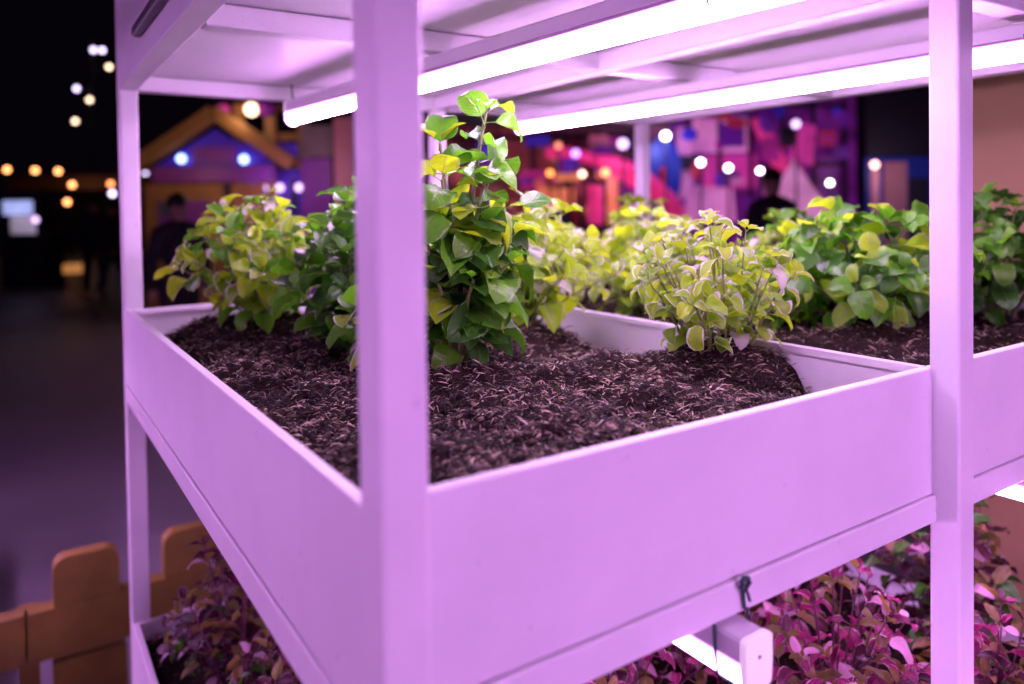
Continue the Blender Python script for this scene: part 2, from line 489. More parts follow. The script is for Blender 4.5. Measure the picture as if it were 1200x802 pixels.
# rivets on beams
for x, y, z, lb in ((.4305, .0292, zb1-.004, 'tiny dark rivet on the front beam beside the green wire knot'),):
    r_ = MB().prism([(x+.0018*math.cos(2*PI*k/8), z+.0018*math.sin(2*PI*k/8)) for k in range(8)], 'y', y, y+.0012)
    tag(r_.build('rivet', M_SCREW), lb, 'rivet')

# ------------------------------------------------------------------ soil
def vnoise(X, Y, scale, seed):
    r = np.random.default_rng(seed); G = r.random((64, 64))
    x = X*scale; y = Y*scale; xi = np.floor(x).astype(int); yi = np.floor(y).astype(int)
    fx = x-xi; fy = y-yi; fx = fx*fx*(3-2*fx); fy = fy*fy*(3-2*fy)
    a = G[xi % 64, yi % 64]; b = G[(xi+1) % 64, yi % 64]; c = G[xi % 64, (yi+1) % 64]; d = G[(xi+1) % 64, (yi+1) % 64]
    return (a*(1-fx)+b*fx)*(1-fy)+(c*(1-fx)+d*fx)*fy
def sstep(a, b, x):
    t = np.clip((x-a)/(b-a), 0, 1); return t*t*(3-2*t)
MOUNDS0 = [(.715, .33, .050, .085), (.60, .70, .046, .085), (.50, .64, .026, .05), (.36, .52, .022, .08), (.58, .40, .018, .05), (.30, .88, .01, .1), (.22, 1.16, .03, .10), (.46, .20, -.006, .07)]
def h_soil(x, y, tray):
    x = np.asarray(x, float); y = np.asarray(y, float)
    n = (vnoise(x+3, y+5, 9, 1)-.5)*.030 + (vnoise(x+3, y+5, 26, 2)-.5)*.022 + (vnoise(x+3, y+5, 70, 3)-.5)*.013 + (vnoise(x+3, y+5, 150, 4)-.5)*.007
    if tray == 0:
        h = -.036 + 0*x
        # drop towards the right wall and the far left corner
        h = h - .055*sstep(.60, .74, x)*(1-sstep(.16, .26, y)) - .090*sstep(.66, .80, x)*sstep(.34, .46, y)*(1-.5*sstep(.8, 1.1, y))
        h = h - .035*sstep(1.25, 1.42, y) - .012*sstep(.10, .03, x)*sstep(.5, 1.2, y)
        for mx, my, a, s in MOUNDS0: h = h + a*np.exp(-((x-mx)**2+(y-my)**2)/(2*s*s*.6))
    elif tray == 1:
        h = -.030 + .02*np.exp(-((x-1.16)**2+(y-.36)**2)/.02) + .02*np.exp(-((x-1.46)**2+(y-.25)**2)/.02) + 0*x
    else:
        h = -.05 + 0*x
    return h + n
def make_soil(tray, i, zrim, nx, ny, label, nf, near_bias=1.0, low=False):
    x0, x1 = TX[i][0]+.004, TX[i][1]-.004; y0, y1 = TY[0]+.004, TY[1]-.004
    xs = np.linspace(x0, x1, nx); ys = np.linspace(0, 1, ny)**1.25*(y1-y0)+y0
    X, Y = np.meshgrid(xs, ys); Z = h_soil(X, Y, tray) + zrim
    vs = np.stack([X, Y, Z], -1).reshape(-1, 3)
    fs = [(j*nx+k, j*nx+k+1, (j+1)*nx+k+1, (j+1)*nx+k) for j in range(ny-1) for k in range(nx-1)]
    mb = MB(); mb.v = vs.tolist(); mb.f = fs; mb.sm = [True]*len(fs)
    so = mb.build('soil', M_SOIL)
    tag(so, label, 'soil', kind='stuff')
    if not nf: return so
    # coir fibres: short bent strands lying on and poking out of the soil
    r = np.random.default_rng(20+tray)
    v = r.random(nf)**near_bias
    fx = x0+.004+(x1-x0-.008)*r.random(nf); fy = y0+.006+(y1-y0-.012)*v
    fz = h_soil(fx, fy, tray)+zrim
    ln = .007+.011*r.random(nf)**1.5; th = .0005+.0008*r.random(nf)**1.6
    ang = r.random(nf)*2*PI; tilt = (r.random(nf)-.35)*1.1; bend = (r.random(nf)-.5)*2.2
    K = 4; pts = np.zeros((nf, K, 3)); px = fx.copy(); py = fy.copy(); pz = fz+.0004+.0035*r.random(nf)
    aa = ang-bend/2; tt = tilt.copy()
    for k in range(K):
        pts[:, k, 0] = px; pts[:, k, 1] = py; pts[:, k, 2] = pz
        st = ln/(K-1)
        px = px+np.cos(aa)*np.cos(tt)*st; py = py+np.sin(aa)*np.cos(tt)*st; pz = pz+np.sin(tt)*st
        aa = aa+bend/(K-1); tt = tt-.5/(K-1)
    pts[:, :, 0] = np.clip(pts[:, :, 0], x0, x1); pts[:, :, 1] = np.clip(pts[:, :, 1], y0, y1)
    d = pts[:, -1]-pts[:, 0]; nn = np.stack([-d[:, 1], d[:, 0], 0*d[:, 0]], -1)
    nn /= np.linalg.norm(nn, axis=1)[:, None]+1e-9
    rad = np.array([.55, 1, 1, .4])
    V = np.zeros((nf, K, 3, 3))
    for c, (ca, sa) in enumerate([(1.0, -.35), (-1.0, -.35), (0, .9)]):
        V[:, :, c, :] = pts + (nn[:, None, :]*ca)*(th[:, None, None]*rad[None, :, None])
        V[:, :, c, 2] += sa*th[:, None]*rad[None, :]
    base = (np.arange(nf)*K*3)[:, None, None]
    F = []
    for k in range(K-1):
        for c in range(3):
            F.append([k*3+c, k*3+(c+1) % 3, (k+1)*3+(c+1) % 3, (k+1)*3+c])
    F = (np.array(F)[None]+base).reshape(-1, 4)
    me = bpy.data.meshes.new('coir_fibres')
    me.vertices.add(nf*K*3); me.vertices.foreach_set('co', V.reshape(-1))
    me.loops.add(F.size); me.loops.foreach_set('vertex_index', F.reshape(-1).astype(np.int32))
    me.polygons.add(len(F)); me.polygons.foreach_set('loop_start', np.arange(0, F.size, 4, dtype=np.int32))
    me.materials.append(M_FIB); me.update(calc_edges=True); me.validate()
    tag(obj('coir_fibres', me, None, so), kind='stuff')
    return so
make_soil(0, 0, H, 150, 230, 'heaped dark coir soil filling the front left tray', 64000, 1.7)
make_soil(1, 1, H, 110, 150, 'dark soil in the tray right of the middle post', 15000, 1.5)
make_soil(2, 0, H+LOW, 60, 90, 'dark soil under the purple-leaved plants in the lower left tray', 3000)
make_soil(2, 1, H+LOW, 60, 90, 'dark soil in the lower tray at the right', 2500)

# ------------------------------------------------------------------ leaves
def leaf_mesh(name, mat, wid=.62, cup=.25, droop=.5, wave=.05, tip=1.0, seed=0, nu=7, nv=4, pet=.35, notch=0.0):
    """leaf of unit blade length: petiole from the origin, then an ovate blade along +Y, folded along the midrib"""
    r = random.Random(seed); vs = []; fs = []; uv = []
    # petiole, curving up into the blade
    for k in range(3):
        t = k/2; c = (0, pet*t, -.05*(1-t)**2+0.0)
        for q in range(3):
            a = 2*PI*q/3; vs.append((c[0]+.018*math.cos(a), c[1], c[2]+.018*math.sin(a))); uv.append((.5, .0))
    for k in range(2):
        for q in range(3): fs.append((k*3+q, k*3+(q+1) % 3, (k+1)*3+(q+1) % 3, (k+1)*3+q))
    b0 = len(vs); ph = r.random()*6; ang = 0.0; y = pet-.01; z = 0.0
    twist = r.uniform(-.35, .35)
    for i in range(nu+1):
        t = i/nu
        w = wid*.5*(math.sin(PI*min(1, t**.78))**.58)*(1-.12*t) if 0 < t < 1 else 0.012
        if t > .8: w *= 1-(1-tip*.4)*((t-.8)/.2)**2*.5
        for j in range(nv+1):
            s = 2*j/nv-1
            x = s*w
            zc = cup*abs(s)**1.4*w + wave*math.sin(t*9+ph+s*2.2)*abs(s)*w*2
            xx = x*math.cos(twist*t) - 0; zz = zc+x*math.sin(twist*t)
            vs.append((xx, y-zz*math.sin(ang)*.6-notch*abs(s)*(1-t)*.12, z+zz*math.cos(ang)))
            uv.append((j/nv, t))
        ang -= droop/nu*(0.4+1.2*t); y += math.cos(ang)/nu; z += math.sin(ang)/nu
    for i in range(nu):
        for j in range(nv):
            a = b0+i*(nv+1)+j
            fs.append((a, a+1, a+nv+2, a+nv+1))
    me = bpy.data.meshes.new(name); me.from_pydata(vs, [], fs)
    ul = me.uv_layers.new(name='UVMap')
    for lp in me.loops: ul.data[lp.index].uv = uv[lp.vertex_index]
    me.polygons.foreach_set('use_smooth', [True]*len(fs)); me.materials.append(mat); me.update()
    return me
def leaf_set(mat, name='leaf', wid=(.64, .84), n=8, seed=1, cup=(.05, .85), droop=(.2, 1.9), **kw):
    r = random.Random(seed)
    return [leaf_mesh(name, mat, r.uniform(*wid), r.uniform(*cup), r.uniform(*droop), r.uniform(.03, .14), 1.0, seed*100+k, notch=r.random(), **kw) for k in range(n)]
LS_VAR = leaf_set(LF_VAR, seed=1); LS_LIME = leaf_set(LF_LIME, seed=2, wid=(.75, 1.0)); LS_GREEN = leaf_set(LF_GREEN, seed=3, wid=(.74, .98))
LS_DARK = leaf_set(LF_DARK, seed=4, wid=(.72, .95)); LS_PURP = leaf_set(LF_PURP, seed=5, wid=(.5, .7)); LS_MAG = leaf_set(LF_MAG, seed=6, wid=(.5, .7))
LS_OLIVE = leaf_set(LF_OLIVE, seed=8, wid=(.5, .7), n=4)

def put_leaf(root, sets, p, d, nrm, size, r):
    me = r.choice(r.choice(sets))
    o = bpy.data.objects.new('leaf', me); COL.objects.link(o); o.parent = root
    d = d.normalized(); z = (nrm - d*nrm.dot(d))
    if z.length < 1e-3: z = Vector((1, 0, 0)).cross(d)
    z.normalize(); x = d.cross(z)
    Mx = Matrix((x, d, z)).transposed().to_4x4()
    sx = size*r.uniform(.85, 1.15)
    Mx = Mx @ Matrix.Diagonal((sx, size, size*r.uniform(.8, 1.3), 1))
    Mx.translation = p
    o.matrix_basis = Mx
    return o

def plant(name, loc, label, sets, stem_mat, h, rad, ns, nodes, size, seed, cat='plant', group=None, lean=(0, 0), bare=.25, top=True, upright=.5, fill=.0, spread0=.012):
    """many stems fan out of the soil, each carrying opposite pairs of leaves and a tuft at its tip"""
    r = random.Random(seed); root = empty(name, loc, 0, label, cat, group)
    for s in range(ns):
        az = 2*PI*(s+r.uniform(-.35, .35))*.381966*1.0 + s*0.0
        k = math.sqrt((s+.5)/ns)                                  # 0 centre .. 1 rim
        hh = h*(1-.62*k**2.2)*r.uniform(.86, 1.1); out = rad*k*r.uniform(.8, 1.08)
        e = Vector((math.cos(az)*out+lean[0]*hh/h, math.sin(az)*out+lean[1]*hh/h, hh))
        b = Vector((math.cos(az)*spread0*k*2, math.sin(az)*spread0*k*2, -.012))
        c = Vector((b.x+(e.x-b.x)*(.35), b.y+(e.y-b.y)*.35, hh*(.45+upright*.25)))
        P = [b*(1-t)**2+c*2*t*(1-t)+e*t*t+Vector((r.uniform(-1, 1), r.uniform(-1, 1), 0))*.0018 for t in [q/7 for q in range(8)]]
        MB().tube(P, [.0028-.0018*q/7 for q in range(8)], 5).build('stem', stem_mat, root)
        a0 = r.random()*PI
        for n in range(nodes):
            t = bare+(1-bare)*(n+.3)/nodes; t = min(t, .97)
            p = b*(1-t)**2+c*2*t*(1-t)+e*t*t; tan = ((c-b)*(1-t)+(e-c)*t).normalized()
            ux = tan.cross(Vector((0, 0, 1)) if abs(tan.z) < .95 else Vector((1, 0, 0))).normalized(); uy = tan.cross(ux)
            a = a0+n*PI/2
            for sg in (0, PI):
                if r.random() < .10: continue
                q = ux*math.cos(a+sg)+uy*math.sin(a+sg)
                d = q+tan*r.uniform(.1, .75)+Vector((0, 0, r.uniform(-.35, .30)))
                nr = tan*.8+Vector((0, 0, 1))+Vector((r.uniform(-.5, .5), r.uniform(-.5, .5), r.uniform(-.2, .2)))
                sz = size*r.uniform(.65, 1.15)*(1-.25*abs(t-.6))
                put_leaf(root, sets, p, d, nr, sz, r)
        if top:
            tan = (e-c).normalized()
            for q in range(4):
                a = a0+q*PI/2+.4; ux = tan.cross(Vector((1, 0, 0))).normalized(); uy = tan.cross(ux)
                d = (ux*math.cos(a)+uy*math.sin(a))*r.uniform(.4, 1.0)+tan*r.uniform(.4, .9)
                put_leaf(root, sets, e, d, tan+Vector((r.uniform(-.4, .4), r.uniform(-.4, .4), .4)), size*r.uniform(.4, .8), r)
    return root

def zs(x, y, tray, rim=H):
    return float(h_soil(np.array([x]), np.array([y]), tray)[0])+rim
# tray 1
def pl1(x, y, *a, **k):
    return plant('leafy_plant', (x, y, zs(x, y, 0)), *a, **k)
pl1(.728, .335, 'bushy variegated plant by the right wall of the front tray, pale-edged lime leaves', [LS_VAR, LS_VAR, LS_LIME], M_STEM, .185, .14, 22, 5, .041, 11, spread0=.03, bare=.04, lean=(-.04, 0), upright=.1)
pl1(.62, .74, 'pale green bushy plant just right of the tall plant, out of focus', [LS_VAR, LS_LIME, LS_LIME], M_STEM, .235, .20, 32, 3, .052, 12, bare=.15)
pl1(.22, 1.12, 'low yellow-green bushy plant at the far left end of the front tray', [LS_LIME, LS_VAR, LS_GREEN], M_STEM, .225, .175, 34, 3, .055, 13, bare=.15, lean=(-.01, 0))
pl1(.325, .86, 'large-leaved dark green plant half hidden behind the left edge of the corner post', [LS_GREEN, LS_DARK, LS_DARK], M_STEM_D, .27, .14, 22, 4, .068, 14, bare=.1)
pl1(.60, 1.12, 'yellowish leafy plant at the back of the front tray, behind the pale bushy one', [LS_LIME, LS_VAR], M_STEM, .20, .18, 22, 3, .052, 23)
pl1(.30, .66, 'small drooping green plant at the foot of the large-leaved plant', [LS_GREEN, LS_DARK, LS_VAR], M_STEM_D, .12, .09, 9, 3, .058, 27, bare=.15)
# tall plant
def tall_plant():
    r = random.Random(31); root = empty('leafy_plant', (.365, .535, zs(.365, .535, 0)), 0, 'tall green plant rising beside the corner post nearly to the lamp', 'plant')
    stems = [(( .040, -.035, .385), 1.0), ((-.025, .0, .335), .9), ((-.03, .02, .25), .8), ((.055, .03, .215), .9), ((.070, -.03, .16), 1.0), ((-.03, -.03, .22), .9),
             ((-.06, .03, .2), .9), ((.05, -.08, .15), .9), ((.0, .07, .20), .8), ((.07, .03, .11), .9), ((-.02, -.08, .13), .9), ((.03, -.05, .2), .9), ((-.07, -.03, .14), .9),
             ((.055, -.01, .27), 1.0), ((.085, -.02, .235), 1.0), ((.02, -.05, .265), 1.0), ((.075, -.01, .185), 1.1), ((-.045, -.02, .28), 1.0), ((.07, -.06, .19), 1.1)]
    for si, (e, sc) in enumerate(stems):
        e = Vector(e); e.x = e.x*.86+.006 if e.z < .3 else e.x; e.y *= .9; b = Vector((e.x*.12, e.y*.12, -.015)); c = Vector((e.x*.25, e.y*.25, e.z*.55))
        P = [b*(1-t)**2+c*2*t*(1-t)+e*t*t for t in [q/9 for q in range(10)]]
        MB().tube(P, [.0058-.0036*q/9 for q in range(10)], 6).build('stem', M_STEM, root)
        nn = 9 if e.z > .3 else 6 if e.z > .24 else 5 if e.z > .17 else 4; a0 = r.random()*PI
        for n in range(nn):
            t = .20+.72*(n+.3)/nn; p = b*(1-t)**2+c*2*t*(1-t)+e*t*t; tan = ((c-b)*(1-t)+(e-c)*t).normalized()
            ux = tan.cross(Vector((1, 0, 0))).normalized(); uy = tan.cross(ux); a = a0+n*PI/2
            for sg in (0, PI):
                if r.random() < .12: continue
                q = ux*math.cos(a+sg)+uy*math.sin(a+sg)
                d = q+tan*r.uniform(.0, .6)+Vector((0, 0, r.uniform(-.6, .25)))
                put_leaf(root, [LS_GREEN, LS_GREEN, LS_DARK, LS_DARK, LS_GREEN, LS_LIME], p, d, Vector((r.uniform(-.5, .5), r.uniform(-1.1, .2), 1)), r.uniform(.048, .078)*sc, r)
        for q in range(3):
            a = q*2.1+si; d = Vector((math.cos(a)*.7, math.sin(a)*.7, r.uniform(.1, .8)))
            put_leaf(root, [LS_GREEN, LS_LIME], e, d, Vector((-d.x*.4, -d.y*.4-.3, 1)), r.uniform(.030, .048), r)
    # the big pale leaf at the very top, blade turned to the viewer
    put_leaf(root, [[LS_GREEN[1]]], Vector((.037, -.035, .360)), Vector((-.25, .10, .6)), Vector((-.35, -.95, .35)), .062, r)
    put_leaf(root, [[LS_GREEN[3]]], Vector((.038, -.035, .370)), Vector((.7, -.45, -.10)), Vector((-.1, -.9, .75)), .055, r)
    put_leaf(root, [[LS_GREEN[2]]], Vector((-.028, .0, .325)), Vector((.1, -.1, .9)), Vector((-.5, -.8, .2)), .055, r)
    put_leaf(root, [[LS_DARK[2]]], Vector((.085, -.02, .235)), Vector((.8, -.5, .25)), Vector((-.1, -.5, .9)), .055, r)
    put_leaf(root, [[LS_LIME[5]]], Vector((.07, -.03, .20)), Vector((.8, -.5, .1)), Vector((-.1, -.5, .9)), .065, r)
    put_leaf(root, [[LS_LIME[2]]], Vector((.07, -.03, .185)), Vector((.75, -.5, -.35)), Vector((.3, -.5, .8)), .075, r)
    return root
tall_plant()
# tray 2
def pl2(x, y, *a, **k):
    return plant('leafy_plant', (x, y, zs(x, y, 1)), *a, **k)
pl2(1.19, .37, 'dark green broad-leaved plant left of the middle post, beyond the variegated one', [LS_GREEN, LS_GREEN, LS_DARK, LS_LIME], M_STEM_D, .205, .20, 30, 3, .068, 15, bare=.2)
pl2(1.48, .24, 'fresh green plant seen right of the middle post', [LS_GREEN, LS_DARK, LS_GREEN], M_STEM_D, .245, .15, 26, 4, .052, 16)
pl2(1.04, .80, 'yellow-green blurred plant behind the variegated bush', [LS_LIME, LS_VAR], M_STEM, .225, .17, 28, 3, .058, 17)
pl2(1.42, .70, 'yellow-green blurred plant behind the dark broad-leaved one', [LS_LIME, LS_VAR, LS_GREEN], M_STEM, .20, .18, 26, 3, .058, 18)
pl2(.99, 1.16, 'pale pinkish-green blurred plant in front of the far back post', [LS_VAR, LS_VAR, LS_LIME], M_STEM, .225, .17, 28, 3, .056, 19)
pl2(1.36, 1.16, 'pale yellow plant in the back corner of the right tray', [LS_LIME, LS_VAR], M_STEM, .245, .16, 24, 3, .060, 20)
pl2(1.05, .50, 'low lime plant between the variegated bush and the dark broad-leaved plant', [LS_LIME, LS_GREEN], M_STEM, .14, .10, 14, 2, .05, 22)

# lower tier
def plow(x, y, *a, **k):
    return plant('purple_plant', (x, y, zs(x, y, 2, H+LOW)), *a, **k)
plow(.20, 1.20, 'dark purple leafy plant beside the back left post in the lower tray', [LS_PURP, LS_OLIVE, LS_PURP, LS_DARK, LS_PURP], M_STEM_P, .21, .18, 24, 4, .046, 41)
plow(.17, .86, 'purple and olive plant in the lower left tray, right behind the tray edge', [LS_PURP, LS_OLIVE, LS_PURP, LS_DARK], M_STEM_P, .19, .16, 24, 4, .048, 42)
plow(.20, .60, 'olive-purple plant under the left side of the big tray', [LS_PURP, LS_OLIVE, LS_DARK], M_STEM_P, .19, .15, 20, 4, .046, 43)
plow(.15, 1.08, 'tall dark purple plant rising under the left tray corner', [LS_PURP, LS_PURP, LS_OLIVE], M_STEM_P, .37, .12, 22, 5, .046, 44, bare=.1)
mg = [(.62, .26, .28, 51, 'magenta leafy plant just right of the lower lamp'),
      (.76, .13, .33, 52, 'magenta plant against the middle post below the beam'),
      (.98, .30, .42, 53, 'tallest magenta-leaved plant, reaching the beam left of the middle post'),
      (.72, .55, .42, 54, 'pink and olive plant behind the lower lamp, blurred'),
      (.42, .22, .17, 55, 'pink plant directly beneath the lower lamp'),
      (1.20, .62, .41, 56, 'deep magenta plant at the back of the lower right tray'),
      (.50, .47, .30, 60, 'mottled pink plant behind the lamp, left of centre in the lower tray'),
      (1.00, .62, .42, 61, 'dark magenta plant in the shade at the back of the lower tier'),
      (.92, .13, .30, 62, 'magenta plant half hidden by the lower part of the middle post'),
      (.55, .09, .19, 58, 'low pink plant under the front beam near the lamp end')]
for x, y, hh, sd, lb in mg:
    plow(x, y, lb, [LS_MAG, LS_MAG, LS_MAG, LS_PURP, LS_OLIVE, LS_OLIVE], M_STEM_P, hh, .19 if hh > .25 else .15, 22, 5 if hh > .25 else 4, .046, sd, upright=.8, bare=.08)
plow(1.42, .30, 'purple and green plant at the far lower right, beyond the middle post', [LS_PURP, LS_PURP, LS_OLIVE, LS_DARK], M_STEM_P, .42, .16, 22, 5, .055, 57, upright=.8)
plow(1.16, .12, 'low purple-green plant at the lower right corner of the rack', [LS_PURP, LS_MAG, LS_OLIVE], M_STEM_P, .30, .15, 22, 4, .050, 59, upright=.8)

# ------------------------------------------------------------------ unseen racks added to light the outer faces of this one and the ground
def added_rack(loc, rotz, label, lamps_label, nb=2, tiers=(0.0, TIER), xs=(.22, .60)):
    r_ = make_rack(loc, rotz, label, None, nb)
    Rz = Matrix.Translation(loc) @ Matrix.Rotation(rotz, 4, 'Z')
    for t in TIERS:
        for i in range(nb):
            tr = make_tray(TX[0][0]+i*L, TX[0][1]+i*L, TY[0], TY[1], H+t, ('lower', 'middle', 'upper')[TIERS.index(t)]+(' left', ' right')[i]+' empty white tray on the '+lamps_label, group='trays on added light racks')
            tr.matrix_basis = Rz @ Matrix.Translation(tr.location)
    for t in tiers:
        for i in range(nb):
            for q, xo in enumerate(xs):
                la = make_lamp((i*L+xo, .0, H+t+BZ0-.003), (i*L+xo, 1.40, H+t+BZ0-.003), ('bottom', 'lower', 'middle')[TIERS.index(t)]+' lamp '+('left', 'middle', 'right')[q]+(' in left bay', ' in right bay')[i]+' on the '+lamps_label, 'lamps on added light racks', M_TUBE_M)
                la.matrix_basis = Rz @ Matrix.Translation(la.location)
    return r_
added_rack(Vector((-2.55, -.75, 0)), 0, 'unseen white rack added at the left to light the side faces', 'added unseen rack at the left', 2, (TIER,), (.40,))
added_rack(Vector((-2.10, 1.75, 0)), 0, 'unseen white rack added farther left to light the ground', 'added unseen rack farther left', 2, (0.0, TIER), (.22, .60))
added_rack(Vector((1.45, -3.05, 0)), PI/2, 'unseen white rack added behind the viewer to light the front faces', 'added unseen rack behind the viewer', 2, (0.0, TIER), (.14, .42, .68))

# ------------------------------------------------------------------ orange fence and tan wall
M_ORANGE = plain('orange_board', (.20, .125, .018), .6, .3, 5, .3)
M_TAN = plain('tan_board', (.42, .30, .13), .65, .12, 1.5, .2)
fe = empty('orange_fence', (-.8, 1.95, 0), 0, 'low orange board fence with rounded tabs behind the rack', 'fence')
def tab(x0, x1, z0, z1, y0=0.0, r=.035, nm='tab'):
    MB().prism([(x1, z0), (x1, z1-r)]+[(x1-r+r*math.cos(PI/2*k/5), z1-r+r*math.sin(PI/2*k/5)) for k in range(1, 6)]+[(x0+r-r*math.sin(PI/2*k/5), z1-r+r*math.cos(PI/2*k/5)) for k in range(0, 6)]+[(x0, z0)], 'y', y0, y0+.05).build(nm, M_ORANGE, fe)
for k in range(4):
    x = .66+k*.285+(.0 if k else 0)
    tab(x, x+.165, .397, .530, .003)
for x0, x1 in ((.0, .592), (.598, 1.33), (1.336, 2.1)):
    MB().box((x0, 0, .258), (x1, .055, .396)).build('board', M_ORANGE, fe)
for x0, x1 in ((.05, .50), (.655, .84), (.95, 1.5), (1.6, 2.0)):
    MB().box((x0, .004, .012), (x1, .05, .236)).build('lower_board', M_ORANGE, fe)
for x0 in (.02, .575, 1.32, 2.05):
    MB().box((x0, .057, 0), (x0+.05, .10, .385)).build('post', M_ORANGE, fe)
tw = empty('tan_partition', (2.3, -.6, 0), 0, 'tan board partition standing right of the rack', 'partition')
for k in range(2):
    MB().box((0, .67*k, .03), (.03, .67*k+.664, 2.2)).build('panel', M_TAN, tw)
MB().box((-.006, 1.341, 0), (.036, 1.375, 2.22)).build('post', M_TAN, tw)
MB().box((-.004, -.02, 2.202), (.034, 1.338, 2.23)).build('top_rail', M_TAN, tw)

# ------------------------------------------------------------------ playground beyond (local frame: u to the right, d away from the eye)
FR = Vector((math.cos(yaw), -math.sin(yaw), 0)); FF = Vector((math.sin(yaw), math.cos(yaw), 0)); O0 = Vector((-.215, -.499, 0))
def at(u, d, h=0.0): return O0+FR*u+FF*d+Vector((0, 0, h))
def thing(name, u, d, label, cat, group=None): return empty(name, at(u, d), -yaw, label, cat, group)
M_HOUSE = plain('orange_wood', (.34, .19, .06), .6, .2, 2, .2)
M_PURPLE = plain('purple_board', (.22, .05, .35), .5, .2, 2, .2)
M_DARKB = plain('dark_board', (.02, .015, .03), .6, .2, 2, .2)
M_GREY = plain('olive_board', (.20, .17, .16), .6, .2, 2, .2)
M_RED = plain('red_plastic', (.65, .02, .06), .3, .1, 2, .1)
M_PINKW = plain('pink_board', (.62, .28, .30), .5, .1, 2, .1)
M_BACK = plain('red_brown_board', (.34, .12, .14), .6, .45, 1.6, .2)
M_TEAL = plain('teal_canvas', (.05, .10, .12), .7, .2, 2, .2)
M_BLUEP = plain('blue_plastic', (.03, .06, .45), .35, .1, 2, .1)
E_BLUE = emis('lit_blue_panel', (.09, .03, .60), .30, .65)
E_SKYB = emis('bright_blue_lamp', (.35, .5, 1.0), 5)
E_LILAC = emis('lilac_lamp', (.80, .50, 1.0), 3)
E_WARM = emis('warm_bulb', (1.0, .62, .40), 6)
E_WHITE = emis('white_bulb', (1.0, .80, 1.0), 13)
E_ORB = emis('orange_bulb', (1.0, .36, .12), 7)
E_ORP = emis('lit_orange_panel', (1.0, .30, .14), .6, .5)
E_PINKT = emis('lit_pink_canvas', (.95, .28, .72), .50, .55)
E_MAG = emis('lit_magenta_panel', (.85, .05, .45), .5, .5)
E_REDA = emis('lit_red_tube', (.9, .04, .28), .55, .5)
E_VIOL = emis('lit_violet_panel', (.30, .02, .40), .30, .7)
E_MAST = emis('mast_lamp', (.75, .62, 1.0), 6)
E_MASTW = emis('mast_lamp_warm', (1.0, .70, .48), 6)

def pbox(root, name, mat, u0, u1, z0, z1, y0=0.0, y1=.06):
    return MB().box((u0, y0, z0), (u1, y1, z1)).build(name, mat, root)
def pball(root, name, mat, u, z, r, y=-.08):
    return MB().ball((u, y, z), r, 12, 8).build(name, mat, root)
def fill_light(parent, u, z, y, col, watts, r=.08):  # point lights added in front of boards, apart from the modelled bulbs
    l = bpy.data.lights.new('fill_point', 'POINT'); l.color = col; l.energy = watts; l.shadow_soft_size = r
    o = bpy.data.objects.new('fill_point', l); COL.objects.link(o); o.parent = parent; o.location = (u, y, z)

# play house with a gable, 10 m off
ph = thing('play_house', -3.9, 10, 'orange wooden play house with a gabled roof and blue lights', 'play house')
pbox(ph, 'wall', M_HOUSE, -.95, .62, 0, 1.86, 0, .08)
for sx, x1 in ((-1, -1.08), (1, 1.02)):                          # gable rafters
    a = Vector((0, -.10, 2.80)); b = Vector((x1, -.10, 2.10)); d = (b-a).normalized(); n = Vector((-d.z, 0, d.x))*.085
    MB().add([a+n, b+n, b-n, a-n]+[q+Vector((0, .22, 0)) for q in (a+n, b+n, b-n, a-n)], [(0, 1, 2, 3), (7, 6, 5, 4), (0, 4, 5, 1), (1, 5, 6, 2), (2, 6, 7, 3), (3, 7, 4, 0)]).build('rafter', M_HOUSE, ph)
MB().prism([(-.80, 2.10), (.78, 2.10), (0, 2.58)], 'y', 0, .05).build('gable_panel', E_BLUE, ph)
pbox(ph, 'gable_board', M_PURPLE, -.30, .28, 2.12, 2.34, -.03, -.003)
pbox(ph, 'eave_board', M_PURPLE, -.80, .80, 1.88, 2.085, -.1, .1)
pball(ph, 'lamp', E_SKYB, -.42, 2.19, .055); pball(ph, 'lamp', E_SKYB, .40, 2.17, .055)
w_ = pbox(ph, 'window', M_PURPLE, -.77, -.10, 1.25, 1.64, -.02, -.002); w_['label'] = 'dim violet window'
pbox(w_, 'pane', M_TEAL, -.73, -.5, 1.45, 1.62, -.03, -.022)
pbox(ph, 'door_post', M_DARKB, .10, .20, 0, 1.85, -.02, -.001)
fill_light(ph, -.3, 2.0, -.9, (1, .55, .3), 6); fill_light(ph, .2, 1.4, -.8, (1, .5, .3), 3)
# tower
to = thing('play_tower', -3.25, 10.3, 'orange wooden play tower with blue lit panels beside the play house', 'play tower')
for u in (-.45, -.02, .42): pbox(to, 'upright', M_HOUSE, u-.07, u+.07, 0, 2.95)
for z in (1.28, 1.96, 2.12, 2.50, 2.90): pbox(to, 'rail', M_HOUSE, -.52, .49, z-.05, z+.05, .061, .12)
pbox(to, 'panel', E_BLUE, -.37, -.10, 2.18, 2.44); pbox(to, 'panel', E_BLUE, .06, .34, 2.18, 2.40)
pbox(to, 'panel', E_BLUE, -.37, -.10, 1.34, 1.90); pbox(to, 'panel', E_BLUE, .06, .42, 1.34, 2.04)
for u in (-.28, -.10, .12, .38): pball(to, 'lamp', E_LILAC, u, 1.80, .05)
pball(to, 'roof_lamp', E_WARM, -.24, 2.86, .085); pball(to, 'roof_ball', E_VIOL, -.05, 2.88, .12)
pball(to, 'roof_ball', E_MAG, -.62, 2.86, .08)
fill_light(to, -.24, 2.75, -.5, (1, .6, .4), 5); fill_light(to, .1, 1.8, -.8, (.8, .3, .9), 5)
bl = thing('panel_stack', -2.6, 10.1, 'grey and purple boards standing right of the play tower', 'partition')
pbox(bl, 'panel', M_GREY, -.20, .22, 2.20, 2.62); pbox(bl, 'panel', M_PURPLE, -.20, .20, 0, 2.18); pbox(bl, 'panel', M_PINKW, .24, .50, 0, 2.72)
fill_light(bl, .1, 2.0, -1.0, (.95, .45, .75), 13)

